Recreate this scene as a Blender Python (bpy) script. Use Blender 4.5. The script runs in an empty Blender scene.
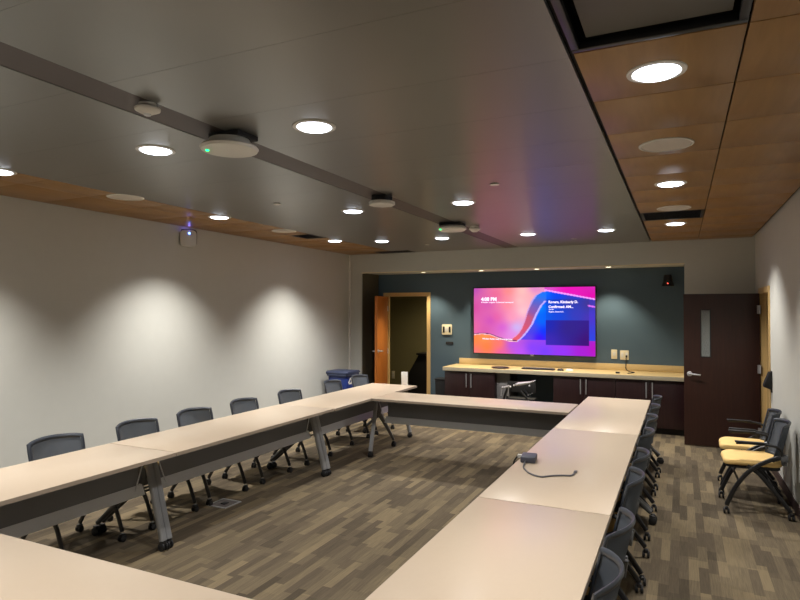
import bpy, bmesh, math, random
from mathutils import Vector, Matrix
PI = math.pi
col = bpy.context.scene.collection
random.seed(4)

# ------------------------------------------------------------------ mesh helpers
class MB:
    def __init__(s): s.bm = bmesh.new()
    def box(s, x0, x1, y0, y1, z0, z1, bev=0.0, seg=2, mi=0):
        t = bmesh.new(); bmesh.ops.create_cube(t, size=1)
        for v in t.verts:
            v.co = Vector(((x0+x1)/2+v.co.x*(x1-x0), (y0+y1)/2+v.co.y*(y1-y0), (z0+z1)/2+v.co.z*(z1-z0)))
        if bev: bmesh.ops.bevel(t, geom=t.edges[:], offset=bev, segments=seg, profile=.5, affect='EDGES')
        s.merge(t, mi); return s
    def merge(s, t, mi=0, M=None):
        if M is not None: bmesh.ops.transform(t, matrix=M, verts=t.verts)
        mp = {v: s.bm.verts.new(v.co) for v in t.verts}
        for f in t.faces:
            try:
                g = s.bm.faces.new([mp[v] for v in f.verts]); g.material_index = mi
            except ValueError: pass
        t.free()
    def tube(s, pts, r, n=8, smooth=True, rb=None, up=None, mi=0):
        # swept ellipse; r radius in-plane, rb radius across
        P = [Vector(p) for p in pts]
        if smooth and len(P) > 2: P = catmull(P)
        m = len(P); rings = []
        rr = r if isinstance(r, (list, tuple)) else None
        ref = Vector(up) if up else None
        for i, p in enumerate(P):
            d = (P[min(i+1, m-1)]-P[max(i-1, 0)]).normalized()
            if ref is not None: a = ref - d*ref.dot(d)
            else:
                a = Vector((0, 0, 1)) if abs(d.z) < .9 else Vector((0, 1, 0)); a = a-d*a.dot(d)
            a.normalize()
            if ref is None: ref = a.copy() if False else None
            b = d.cross(a)
            R = r if rr is None else rr[0]+(rr[1]-rr[0])*i/(m-1)
            Rb = rb if rb else R
            rings.append([s.bm.verts.new(p+a*Rb*math.cos(2*PI*k/n)+b*R*math.sin(2*PI*k/n)) for k in range(n)])
        for i in range(m-1):
            for k in range(n):
                f = s.bm.faces.new([rings[i][k], rings[i][(k+1) % n], rings[i+1][(k+1) % n], rings[i+1][k]]); f.material_index = mi
        s.bm.faces.new(rings[0][::-1]).material_index = mi; s.bm.faces.new(rings[-1]).material_index = mi
        return s
    def lathe(s, prof, c=(0, 0, 0), n=32, axis='z'):
        # prof list of (r,h)
        rings = []
        for r, h in prof:
            ring = []
            for k in range(n if r > 1e-6 else 1):
                a = 2*PI*k/n; x, y, z = r*math.cos(a), r*math.sin(a), h
                if axis == 'y': x, y, z = x, z, y
                if axis == 'x': x, y, z = z, x, y
                ring.append(s.bm.verts.new((c[0]+x, c[1]+y, c[2]+z)))
            rings.append(ring)
        for A, B in zip(rings, rings[1:]):
            for k in range(n):
                if len(A) == 1 and len(B) == 1: continue
                if len(A) == 1: s.bm.faces.new([A[0], B[k], B[(k+1) % n]])
                elif len(B) == 1: s.bm.faces.new([A[k], A[(k+1) % n], B[0]])
                else: s.bm.faces.new([A[k], A[(k+1) % n], B[(k+1) % n], B[k]])
        if len(rings[0]) > 1: s.bm.faces.new(rings[0][::-1])
        if len(rings[-1]) > 1: s.bm.faces.new(rings[-1])
        return s
    def prism(s, poly, axis, a0, a1, bev=0):
        # poly 2d points in the two other axes; extruded along axis
        t = bmesh.new()
        def mk(p, a): return {'x': (a, p[0], p[1]), 'y': (p[0], a, p[1]), 'z': (p[0], p[1], a)}[axis]
        A = [t.verts.new(mk(p, a0)) for p in poly]; B = [t.verts.new(mk(p, a1)) for p in poly]
        t.faces.new(A); t.faces.new(B[::-1])
        for i in range(len(poly)):
            j = (i+1) % len(poly); t.faces.new([A[j], A[i], B[i], B[j]])
        bmesh.ops.recalc_face_normals(t, faces=t.faces)
        if bev: bmesh.ops.bevel(t, geom=t.edges[:], offset=bev, segments=2, profile=.5, affect='EDGES')
        s.merge(t); return s

def catmull(P, sub=6):
    out = []
    for i in range(len(P)-1):
        p0, p1, p2, p3 = P[max(i-1, 0)], P[i], P[i+1], P[min(i+2, len(P)-1)]
        for k in range(sub):
            t = k/sub
            out.append(.5*((2*p1)+(p2-p0)*t+(2*p0-5*p1+4*p2-p3)*t*t+(-p0+3*p1-3*p2+p3)*t**3))
    out.append(P[-1]); return out

def rrect(w, h, r, n=5, cx=0, cy=0):
    out = []
    for sx, sy, a0 in ((1, 1, 0), (-1, 1, 90), (-1, -1, 180), (1, -1, 270)):
        for k in range(n+1):
            a = math.radians(a0+90*k/n)
            out.append((cx+sx*(w/2-r)+r*math.cos(a), cy+sy*(h/2-r)+r*math.sin(a)))
    return out

def obj(name, mb, mat, parent=None, smooth=True, angle=40):
    me = bpy.data.meshes.new(name)
    bmesh.ops.recalc_face_normals(mb.bm, faces=mb.bm.faces)
    mb.bm.to_mesh(me); mb.bm.free()
    for m in (mat if isinstance(mat, (list, tuple)) else [mat]): me.materials.append(m)
    if smooth:
        for p in me.polygons: p.use_smooth = True
        try: me.set_sharp_from_angle(angle=math.radians(angle))
        except Exception: pass
    o = bpy.data.objects.new(name, me); col.objects.link(o)
    if parent: o.parent = parent
    return o

def tag(o, label, cat, group=None, kind=None):
    o['label'] = label; o['category'] = cat
    if group: o['group'] = group
    if kind: o['kind'] = kind
    return o

def thing(name, label, cat, loc=(0, 0, 0), rz=0, group=None):
    o = bpy.data.objects.new(name, None); col.objects.link(o)
    o.empty_display_size = .1
    o.location = loc; o.rotation_euler = (0, 0, rz)
    return tag(o, label, cat, group)

def attach(o, par):
    M = Matrix.Translation(par.location) @ par.rotation_euler.to_matrix().to_4x4()
    o.data.transform(M.inverted()); o.parent = par; return o

def struct(name, mb, mat, smooth=False, parent=None):
    o = obj(name, mb, mat, parent, smooth)
    if parent is None: o['kind'] = 'structure'
    return o

def dup(root, loc, rz, label, group=None):
    def cp(o, par):
        c = o.copy(); col.objects.link(c); c.parent = par
        for ch in list(o.children): cp(ch, c)
        return c
    r = cp(root, None); r.location = loc; r.rotation_euler = (0, 0, rz)
    r['label'] = label
    if group: r['group'] = group
    return r

# ------------------------------------------------------------------ materials
def lin(c):
    return tuple(((x/255)/12.92 if x/255 <= .04045 else ((x/255+.055)/1.055)**2.4) for x in c)
def mat(name, c, rough=.5, metal=0, spec=.5, bump=0, bscale=200, em=None, es=0, var=0, vscale=8, alpha=1, stretch=None, aniso=0):
    m = bpy.data.materials.new(name); m.use_nodes = True
    nt = m.node_tree; b = nt.nodes['Principled BSDF']
    cc = (*lin(c), 1)
    b.inputs['Base Color'].default_value = cc
    b.inputs['Roughness'].default_value = rough; b.inputs['Metallic'].default_value = metal
    b.inputs['Specular IOR Level'].default_value = spec
    if aniso: b.inputs['Anisotropic'].default_value = aniso
    if em: b.inputs['Emission Color'].default_value = (*lin(em), 1); b.inputs['Emission Strength'].default_value = es
    tc = nt.nodes.new('ShaderNodeTexCoord'); mp = nt.nodes.new('ShaderNodeMapping')
    nt.links.new(tc.outputs['Object'], mp.inputs['Vector'])
    if stretch: mp.inputs['Scale'].default_value = stretch
    nz = nt.nodes.new('ShaderNodeTexNoise'); nz.inputs['Scale'].default_value = vscale; nz.inputs['Detail'].default_value = 4
    nt.links.new(mp.outputs['Vector'], nz.inputs['Vector'])
    mx = nt.nodes.new('ShaderNodeMix'); mx.data_type = 'RGBA'
    v = var if var else .03
    mx.inputs['A'].default_value = tuple(min(1, x*(1-v)) for x in cc[:3])+(1,)
    mx.inputs['B'].default_value = tuple(min(1, x*(1+v)) for x in cc[:3])+(1,)
    nt.links.new(nz.outputs['Fac'], mx.inputs['Factor']); nt.links.new(mx.outputs['Result'], b.inputs['Base Color'])
    if bump:
        n2 = nt.nodes.new('ShaderNodeTexNoise'); n2.inputs['Scale'].default_value = bscale
        bp = nt.nodes.new('ShaderNodeBump'); bp.inputs['Strength'].default_value = bump; bp.inputs['Distance'].default_value = .002
        nt.links.new(mp.outputs['Vector'], n2.inputs['Vector'])
        nt.links.new(n2.outputs['Fac'], bp.inputs['Height']); nt.links.new(bp.outputs['Normal'], b.inputs['Normal'])
    if alpha < 1: b.inputs['Alpha'].default_value = alpha
    return m

def wood(name, c1, c2, rough=.45, scale=3, stretch=(1, 12, 1)):
    m = bpy.data.materials.new(name); m.use_nodes = True
    nt = m.node_tree; b = nt.nodes['Principled BSDF']; b.inputs['Roughness'].default_value = rough
    tc = nt.nodes.new('ShaderNodeTexCoord'); mp = nt.nodes.new('ShaderNodeMapping'); mp.inputs['Scale'].default_value = stretch
    nz = nt.nodes.new('ShaderNodeTexNoise'); nz.inputs['Scale'].default_value = scale; nz.inputs['Detail'].default_value = 8; nz.inputs['Distortion'].default_value = .6
    cr = nt.nodes.new('ShaderNodeValToRGB')
    cr.color_ramp.elements[0].color = (*lin(c1), 1); cr.color_ramp.elements[0].position = .3
    cr.color_ramp.elements[1].color = (*lin(c2), 1); cr.color_ramp.elements[1].position = .7
    nt.links.new(tc.outputs['Object'], mp.inputs['Vector']); nt.links.new(mp.outputs['Vector'], nz.inputs['Vector'])
    nt.links.new(nz.outputs['Fac'], cr.inputs['Fac']); nt.links.new(cr.outputs['Color'], b.inputs['Base Color'])
    return m

def emis(name, c, s):
    m = bpy.data.materials.new(name); m.use_nodes = True
    nt = m.node_tree; nt.nodes.clear()
    e = nt.nodes.new('ShaderNodeEmission'); e.inputs['Color'].default_value = (*lin(c), 1); e.inputs['Strength'].default_value = s
    o = nt.nodes.new('ShaderNodeOutputMaterial'); nt.links.new(e.outputs[0], o.inputs[0]); return m

def carpet():
    m = bpy.data.materials.new('plank_carpet'); m.use_nodes = True
    nt = m.node_tree; L = nt.links; N = nt.nodes; b = N['Principled BSDF']
    b.inputs['Roughness'].default_value = .95; b.inputs['Specular IOR Level'].default_value = .1
    tc = N.new('ShaderNodeTexCoord'); sp = N.new('ShaderNodeSeparateXYZ'); L.new(tc.outputs['Object'], sp.inputs[0])
    def M(op, a, bb=None, c=None):
        n = N.new('ShaderNodeMath'); n.operation = op
        for i, x in enumerate((a, bb, c)):
            if x is None: continue
            if isinstance(x, (int, float)): n.inputs[i].default_value = x
            else: L.new(x, n.inputs[i])
        return n.outputs[0]
    X, Y = sp.outputs['X'], sp.outputs['Y']
    def layer(w, ln, off):
        row = M('FLOOR', M('DIVIDE', M('ADD', X, off), w))
        wn = N.new('ShaderNodeTexWhiteNoise'); wn.noise_dimensions = '1D'; L.new(M('ADD', row, off*7.3), wn.inputs['W'])
        yy = M('ADD', M('DIVIDE', Y, ln), M('MULTIPLY', wn.outputs['Value'], 7.0))
        cell = M('FLOOR', yy)
        cb = N.new('ShaderNodeCombineXYZ'); L.new(row, cb.inputs[0]); L.new(cell, cb.inputs[1]); cb.inputs[2].default_value = off
        w2 = N.new('ShaderNodeTexWhiteNoise'); w2.noise_dimensions = '3D'; L.new(cb.outputs[0], w2.inputs['Vector'])
        return w2.outputs['Value']
    a = layer(.062, .42, 3.0); c = layer(.124, .6, 11.0)
    v = M('ADD', M('MULTIPLY', a, .62), M('MULTIPLY', c, .38))
    mp = N.new('ShaderNodeMapping'); mp.inputs['Scale'].default_value = (60, 3, 1); L.new(tc.outputs['Object'], mp.inputs['Vector'])
    nz = N.new('ShaderNodeTexNoise'); nz.inputs['Scale'].default_value = 2.0; nz.inputs['Detail'].default_value = 3; L.new(mp.outputs[0], nz.inputs['Vector'])
    v2 = M('ADD', v, M('MULTIPLY', M('SUBTRACT', nz.outputs['Fac'], .5), .6))
    cr = N.new('ShaderNodeValToRGB'); L.new(v2, cr.inputs['Fac'])
    E = cr.color_ramp.elements
    E[0].position = .06; E[0].color = (*lin(CARP[0]), 1); E[1].position = .94; E[1].color = (*lin(CARP[3]), 1)
    e = E.new(.4); e.color = (*lin(CARP[1]), 1); e = E.new(.6); e.color = (*lin(CARP[2]), 1)
    L.new(cr.outputs['Color'], b.inputs['Base Color'])
    n3 = N.new('ShaderNodeTexNoise'); n3.inputs['Scale'].default_value = 350
    bp = N.new('ShaderNodeBump'); bp.inputs['Strength'].default_value = .5; bp.inputs['Distance'].default_value = .004
    L.new(tc.outputs['Object'], n3.inputs['Vector']); L.new(n3.outputs['Fac'], bp.inputs['Height']); L.new(bp.outputs['Normal'], b.inputs['Normal'])
    return m
CARP = [(74, 66, 54), (90, 80, 66), (103, 92, 74), (124, 110, 86)]

M_wall = mat('painted_wall', (190, 190, 182), .7, bump=.1, bscale=120)
M_blue = mat('blue_paint', (70, 90, 104), .55, bump=.1, bscale=120)
M_ceil = mat('satin_metal_ceiling', (134, 133, 129), .3, metal=.5, spec=.6, var=.05, vscale=1.2)
M_strip = mat('grey_strip', (80, 71, 70), .5)
M_gap = mat('shadow_gap_black', (22, 20, 19), .7)
M_woodc = wood('maple_ceiling_panel', (138, 103, 58), (153, 116, 70), .42, 2.5, (8, 1, 1))
M_floor = carpet()
M_lam = mat('beige_laminate', (186, 169, 148), .3, spec=.4, var=.02, vscale=40)
M_edge = mat('taupe_edge_band', (150, 136, 120), .5)
M_alu = mat('brushed_aluminium', (165, 166, 168), .4, metal=.45)
M_rail = mat('grey_painted_rail', (214, 218, 222), .45)
M_meshd = mat('charcoal_mesh_panel', (116, 117, 120), .8, bump=.4, bscale=300)
M_blk = mat('black_plastic', (20, 20, 22), .6)
M_blkm = mat('black_metal', (24, 24, 26), .38, spec=.5)
M_fab = mat('chair_mesh_fabric', (74, 80, 88), .85, bump=.5, bscale=400, alpha=.85)
M_fabf = mat('chair_back_frame', (46, 51, 58), .4)
M_yel = mat('yellow_upholstery', (222, 186, 118), .8, bump=.3, bscale=300, var=.05)
M_chrome = mat('chrome', (205, 205, 208), .28, metal=.75)
M_white = mat('white_plastic', (214, 212, 205), .45)
M_cream = mat('ivory_plastic', (222, 212, 180), .45)
M_esp = wood('espresso_veneer', (34, 17, 19), (46, 24, 25), .35, 3, (14, 14, 1))
M_espd = wood('espresso_door', (38, 19, 14), (50, 26, 19), .35, 3, (14, 14, 1))
M_ctop = mat('beige_countertop', (206, 180, 128), .35, var=.04, vscale=60)
M_orange = wood('orange_maple_door', (176, 98, 36), (200, 122, 52), .4, 3, (12, 12, 1))
M_frame = mat('tan_door_frame', (198, 166, 110), .45)
M_khaki = mat('olive_wall', (132, 124, 84), .8)
M_bin = mat('blue_plastic', (22, 44, 110), .45)
M_binl = mat('dark_blue_plastic', (52, 60, 84), .45)
M_dgrey = mat('dark_grey_plastic', (70, 72, 84), .5)
M_cable = mat('grey_cable', (90, 88, 92), .5)
M_base = mat('dark_brown_base', (48, 30, 30), .5)
M_paper = mat('white_paper', (235, 235, 232), .6)
M_led_g = emis('green_led', (20, 255, 120), 6)
M_led_b = emis('blue_led', (90, 130, 255), 12)
M_led_r = emis('red_led', (255, 90, 70), 4)
M_lamp = emis('lamp_diffuser', (236, 242, 255), 9)
M_lampw = emis('warm_lamp_diffuser', (255, 240, 205), 7)
M_grille = mat('speaker_grille_white', (196, 188, 178), .6, bump=.5, bscale=500)
M_gl = bpy.data.materials.new('door_glass'); M_gl.use_nodes = True
_b = M_gl.node_tree.nodes['Principled BSDF']; _b.inputs['Base Color'].default_value = (.75, .8, .8, 1)
_b.inputs['Roughness'].default_value = .08; _b.inputs['Transmission Weight'].default_value = .9

_nt = M_ceil.node_tree; _p = _nt.nodes['Principled BSDF']; _p.inputs['Anisotropic'].default_value = .65
_t = _nt.nodes.new('ShaderNodeCombineXYZ'); _t.inputs[1].default_value = 1; _nt.links.new(_t.outputs[0], _p.inputs['Tangent'])
# ------------------------------------------------------------------ dimensions
H = 2.833; D = 9.5; DN = 10.16; XL = -5.514; XR = .925; XN = .047; XNL = -5.26; ZB = 2.498; YB = -1.7
GW = -4.5; GR = -.4
# ------------------------------------------------------------------ room shell
struct('floor', MB().box(-7, 3, YB-.2, 13.2, -.1, 0), M_floor)
b = MB()
b.box(XL-.15, XL, YB-.15, DN+.12, 0, H+.2)
struct('wall_left', b, M_wall)
b = MB(); b.box(XL, XR, YB-.15, YB, 0, H+.2); struct('wall_rear', b, M_wall)
DY0, DY1, DZ = 8.06, 8.98, 2.055
b = MB(); b.box(XR, XR+.15, YB-.15, DY0, 0, H+.2); b.box(XR, XR+.15, DY1, DN+.12, 0, H+.2); b.box(XR, XR+.15, DY0, DY1, DZ, H+.2)
struct('wall_right', b, M_wall)
b = MB(); b.box(XL, XNL, D, DN+.12, 0, H+.1); b.box(XNL, XN, D, DN+.12, ZB, H+.1); b.box(XN, XR, D, DN+.12, 0, H+.1)
struct('wall_back', b, M_wall)
# accent wall with the door opening
OX0, OX1, OZ = -5.09, -4.225, 2.10
b = MB(); b.box(XNL, OX0, DN, DN+.12, 0, ZB); b.box(OX1, XN, DN, DN+.12, 0, ZB); b.box(OX0, OX1, DN, DN+.12, OZ, ZB)
struct('wall_accent', b, M_blue)
# adjoining rooms
b = MB(); b.box(-6.6, -3.2, 12.6, 12.7, 0, 2.7); b.box(-6.7, -6.6, DN+.12, 12.7, 0, 2.7); b.box(-3.2, -3.1, DN+.12, 12.7, 0, 2.7); b.box(-6.7, XL-.15, DN+.02, DN+.12, 0, 2.7)
struct('wall_office', b, M_khaki)
b = MB(); b.box(-6.7, -3.1, DN+.12, 12.7, 2.7, 2.8); struct('ceiling_office', b, M_wall)
b = MB(); b.box(2.4, 2.5, 6, 11, 0, 2.6); b.box(XR+.15, 2.5, 6, 6.1, 0, 2.6); b.box(XR+.15, 2.5, 10.9, 11, 0, 2.6); struct('wall_hallway', b, M_wall)
struct('ceiling_hallway', MB().box(XR+.15, 2.5, 6, 11, 2.6, 2.7), M_wall)
# ceiling : grey panels with fine seams, grey strip, timber bands
def panels(name, x0, x1, ys, m, z=H, gap=.003, bev=.0015, xs=None, hole=None):
    b = MB()
    xs = xs or [x0, x1]
    for xa, xb in zip(xs, xs[1:]):
        for ya, yb in zip(ys, ys[1:]):
            if hole and any(abs((xa+xb)/2-h[0]) < .3 and abs((ya+yb)/2-h[1]) < .25 for h in hole): continue
            b.box(xa+gap, xb-gap, ya+gap, yb-gap, z, z+.02)
    return struct(name, b, m, False)
ysg = [YB]+[1.86-.61*k for k in (4, 3, 2, 1)]+[1.86+.61*k for k in range(0, 13)]+[D]
ysg = sorted(y for y in ysg if YB <= y <= D)
panels('ceiling_grey_right', -2.36, GR-.006, ysg, M_ceil, gap=.0008, bev=.0006)
panels('ceiling_grey_left', GW, -2.59, ysg, M_ceil, gap=.0008, bev=.0006)
ysw = [YB]+[2.44+.61*k for k in range(-6, 12)]+[D]
ysw = sorted(y for y in ysw if YB <= y <= D)
struct('ceiling_strip', MB().box(-2.589, -2.368, YB, D, H+.003, H+.03), M_strip)
struct('ceiling_backing', MB().box(XL-.1, XR+.1, YB-.1, D+.3, H+.16, H+.2), M_gap)
b = MB(); b.box(XL, -4.9, YB, D, H+.021, H+.03)
for xa, xb, ya, yb in ((-4.83-.07, GW, YB, 6.56), (-4.9, GW, 7.10, 9.14), (GW, GR, YB, D), (GR, .25, 2.44, 6.72), (GR, .25, 7.32, D), (.25, XR, YB, D), (GR, .25, YB, 1.22)):
    b.box(xa, xb, ya, yb, H+.031, H+.04)
struct('ceiling_gap_backing', b, M_gap)
def panels_wood(name, xs, skip):
    b = MB()
    for xa, xb in zip(xs, xs[1:]):
        for ya, yb in zip(ysw, ysw[1:]):
            if skip(xa, xb, ya, yb): continue
            b.box(xa+.004, xb-.004, ya+.003, yb-.003, H, H+.02, .0015)
    struct(name, b, M_woodc, True)
panels_wood('ceiling_wood_right', [GR+.012, .226, XR-.03], lambda xa, xb, ya, yb: xb < .3 and (abs(ya-1.22) < .05 or abs(ya-1.83) < .05 or abs(ya-6.71) < .05))
b = MB()
for xa, xb, yy in ((XL+.01, -4.86, ysw), (-4.86, GW-.01, ysw)):
    for ya, yb in zip(yy, yy[1:]):
        if xa > -5 and abs(ya-6.71) < .05: 
            continue
        b.box(xa+.0015, xb-.0015, ya+.0015, yb-.0015, H, H+.02, .001)
b.box(-4.858, GW-.012, 7.13, 7.318, H, H+.02, .001)
struct('ceiling_wood_left', b, M_woodc, True)

# baseboards, corner trim
struct('baseboard_right', MB().box(XR-.012, XR, YB, DY0-.05, 0, .1).box(XR-.012, XR, DY1+.05, D, 0, .1), M_base)
struct('baseboard_left', MB().box(XL, XL+.012, YB, D, 0, .1), M_base)
struct('baseboard_back', MB().box(XN, XR-.012, D-.012, D, 0, .1).box(XL+.012, XNL, D-.012, D, 0, .1).box(OX1+.06, -3.68, DN-.012, DN, 0, .1), M_base)
struct('trim_1', MB().box(XL, XL+.035, D-.035, D, .1, H, .006), M_white)
struct('trim_2', MB().box(XNL, XN, D-.004, D+.03, ZB-.012, ZB+.006, .002), M_cream)
struct('return_face', MB().box(XNL, XNL+.006, D+.03, DN, 0, ZB-.001), mat('dark_olive', (74, 70, 54), .7))  # thin dark olive layer over the niche's left return
# right doorway: frame in the wall and open leaf
fr = struct('door_1', MB().box(XR-.012, XR+.16, DY1-.02, DY1+.0, 0, DZ).box(XR-.012, XR+.16, DY0, DY0+.02, 0, DZ).box(XR-.012, XR+.16, DY0, DY1, DZ-.02, DZ)
     .box(XR-.014, XR, DY1, DY1+.05, 0, DZ+.05).box(XR-.014, XR, DY0-.05, DY0, 0, DZ+.05).box(XR-.014, XR, DY0, DY1, DZ, DZ+.05)
     .box(XR+.06, XR+.10, DY1-.035, DY1-.02, 0, DZ-.02), M_frame)
# ------------------------------------------------------------------ open dark door on the right
LX0, LX1 = .028, XR-.008; LY = 8.965
t = thing('door_leaf', 'dark brown open door with narrow glass pane beside the back wall', 'door', (LX1, LY, 0))
w = LX1-LX0
vx0, vx1, vz0, vz1 = .228-LX1, .358-LX1, 1.19, 1.835
b = MB()
b.box(-w, vx0, -.022, .022, .012, 2.04).box(vx1, 0, -.022, .022, .012, 2.04).box(vx0, vx1, -.022, .022, .012, vz0).box(vx0, vx1, -.022, .022, vz1, 2.04)
obj('leaf', b, M_espd, t, False)
b = MB(); m = .014
b.box(vx0, vx0+m, -.028, .028, vz0, vz1).box(vx1-m, vx1, -.028, .028, vz0, vz1).box(vx0+m, vx1-m, -.028, .028, vz0, vz0+m).box(vx0+m, vx1-m, -.028, .028, vz1-m, vz1)
obj('window_frame', b, M_blkm, t, False)
obj('glass', MB().box(vx0+m, vx1-m, -.004, .004, vz0+m, vz1-m), M_gl, t, False)
def lever(parent, x, y, z, dx, side):
    h = obj('handle', MB().lathe([(0, 0), (.033, 0), (.033, .008*side), (.026, .013*side), (0, .013*side)], (x, y, z), 24, 'y')
            .tube([(x, y+.01*side, z), (x, y+.05*side, z), (x+dx*.03, y+.06*side, z), (x+dx*.13, y+.058*side, z-.008)], .011, 10), M_chrome, parent)
    return h
lever(t, -w+.07, -.022, .965, 1, -1); lever(t, -w+.07, .022, .965, 1, 1)
for z in (.25, 1.06, 1.83):
    obj('hinge', MB().tube([(.004, -.026, z-.055), (.004, -.026, z+.055)], .009, 10, False).box(-.03, .004, -.028, -.022, z-.055, z+.055), M_chrome, t)
obj('closer_bracket', MB().box(-w+.20, -w+.26, -.034, -.0225, 2.02, 2.038, .004), M_blkm, t)

# ------------------------------------------------------------------ left doorway
b = MB()
b.box(OX0, OX0+.02, DN-.012, DN+.13, 0, OZ).box(OX1-.02, OX1, DN-.012, DN+.13, 0, OZ).box(OX0, OX1, DN-.012, DN+.13, OZ-.02, OZ)
b.box(OX0-.05, OX0, DN-.014, DN, 0, OZ+.05).box(OX1, OX1+.05, DN-.014, DN, 0, OZ+.05).box(OX0, OX1, DN-.014, DN, OZ, OZ+.05)
b.box(OX0+.02, OX0+.032, DN+.05, DN+.09, 0, OZ-.02).box(OX1-.032, OX1-.02, DN+.05, DN+.09, 0, OZ-.02)
struct('door_2', b, M_frame)
t = thing('door_leaf', 'orange maple door standing open in the blue wall at left', 'door', (OX0+.03, DN-.04, 0), 0)
LA = math.radians(-77); t.rotation_euler = (0, 0, LA)
w = .80
obj('leaf', MB().box(0, w, -.022, .022, .012, 2.07, .002), M_orange, t)
lever(t, w-.07, .022, 1.09, -1, 1); lever(t, w-.07, -.022, 1.09, -1, -1)
for z in (.25, 1.05, 1.85): obj('hinge', MB().tube([(-.004, .026, z-.05), (-.004, .026, z+.05)], .008, 10, False).box(-.004, .03, .022, .028, z-.05, z+.05), M_chrome, t)
# dark cabinet in the office
t = thing('storage_cabinet', 'dark tall cabinet seen through the open doorway at left', 'cabinet', (-4.93, 12.0, 0), 0)
obj('body', MB().prism([(-.42, 0), (.4, 0), (.4, .86), (-.18, .86), (-.42, .45)], 'y', -.25, .25, .008), M_blk, t)
obj('top', MB().box(-.22, .45, -.28, .28, .86, .9, .006), M_blkm, t)
t = thing('outlet_plate', 'small ivory switch plate on the olive wall beyond the doorway', 'outlet', (-6.12, 12.6, .31))
obj('plate', MB().box(-.04, .04, -.008, 0, -.09, .09, .003), M_cream, t); obj('socket', MB().box(-.016, .016, -.012, -.007, -.05, -.01, .002).box(-.016, .016, -.012, -.007, .01, .05, .002), M_white, t)

# ------------------------------------------------------------------ tables
def caster(parent, x, y, r=.032, name='caster', m=M_blk):
    c = obj(name, MB().box(x-.016, x+.016, y-.02, y+.02, r+.012, r*2+.012, .005), M_blkm, parent)
    for s in (-1, 1):
        obj('wheel', MB().lathe([(0, -.009), (r*.8, -.009), (r, -.005), (r, .005), (r*.8, .009), (0, .009)], (x+s*.016, y, r), 16, 'x'), m, c)
    return c
def make_table(label, L, W, group, gy=.28, inset=.026):
    t = thing('conference_table', label, 'table', group=group)
    h = L/2; yf = -W/2
    obj('tabletop', MB().box(-h+.0045, h-.0045, -W/2+.0015, W/2-.0015, .712, .74, .0015), M_lam, t)
    obj('edge_band', MB().box(-h+.0045, h-.0045, -W/2, -W/2+.0014, .7125, .7385).box(-h+.0045, h-.0045, W/2-.0014, W/2, .7125, .7385)
        .box(-h+.003, -h+.0044, -W/2, W/2, .7125, .726).box(h-.0044, h-.003, -W/2, W/2, .7125, .726), M_edge, t, False)
    obj('modesty_panel', MB().box(-h+.1, h-.1, yf+gy, yf+gy+.012, .47, .705), M_meshd, t, False)
    obj('rail', MB().prism([(yf+gy-.04, .415), (yf+gy-.035, .423), (yf+gy-.004, .488), (yf+gy+.02, .49), (yf+gy+.02, .415)], 'x', -h+.07, h-.07), M_rail, t)
    obj('beam', MB().box(-h+.05, h-.05, yf+gy+.05, yf+gy+.11, .66, .711, .004), M_blkm, t)
    for s in (-1, 1):
        x = s*(h-inset)
        a, z0 = Vector((x, yf+gy+.0, .70)), .075
        f = Vector((x, yf+.10, z0))
        b = MB()
        for dx in (-.014, 0, .014): b.tube([a+Vector((dx, 0, 0)), f+Vector((dx, 0, 0))], .0085, 8, False, rb=.024, up=(0, 1, 0))
        obj('leg', b, M_alu, t)
        b = MB().tube([(x, yf+gy+.03, .52), (x, yf+gy+.18, .40), (x, W/2+.095, .10)], (.034, .018), 10, True, up=(1, 0, 0))
        b.box(x-.02, x+.02, yf+gy-.01, yf+gy+.09, .47, .66, .004)
        obj('leg', b, M_dgm, t)
        caster(t, x, yf+.10); caster(t, x, W/2+.11)
        g = MB().tube([(x-s*.03, yf+gy-.012, .69), (x-s*.12, yf+gy-.018, .45)], .005, 6, False)
        obj('gusset', g, M_rail, t)
    return t
M_dgm = mat('dark_grey_metal', (92, 93, 95), .45, metal=.2)
WL = .72
TG = 'flip-top tables of the hollow square'
t1 = make_table('beige table along the left wall, the farthest, running past the back table', 2.232, WL, TG)
t1.location = (-3.772, 6.686, 0); t1.rotation_euler = (0, 0, PI/2)
dup(t1, (-3.785, 4.454, 0), PI/2, 'beige table along the left wall, middle of its row')
dup(t1, (-3.785, 2.221, 0), PI/2, 'beige table along the left wall, cut by the left edge of the photo')
dup(t1, (-.698, 6.637, 0), -PI/2, 'beige table at right, farthest of its row, before the dark cabinets')
dup(t1, (-.70, 4.405, 0), -PI/2, 'beige table at right with the charger and cable on it')
dup(t1, (-.70, 2.173, 0), -PI/2, 'beige table at right, nearest of its row, cut by the bottom edge')
tb = make_table('beige table crossing the far end, in front of the television', 2.345, .645, TG, .26, -.06)
tb.location = (-2.242, 6.738, 0)
tf = make_table('beige table in the bottom left corner, nearest the camera', 2.26, .72, TG)
tf.location = (-2.235, 1.41, 0); tf.rotation_euler = (0, 0, PI)

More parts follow.
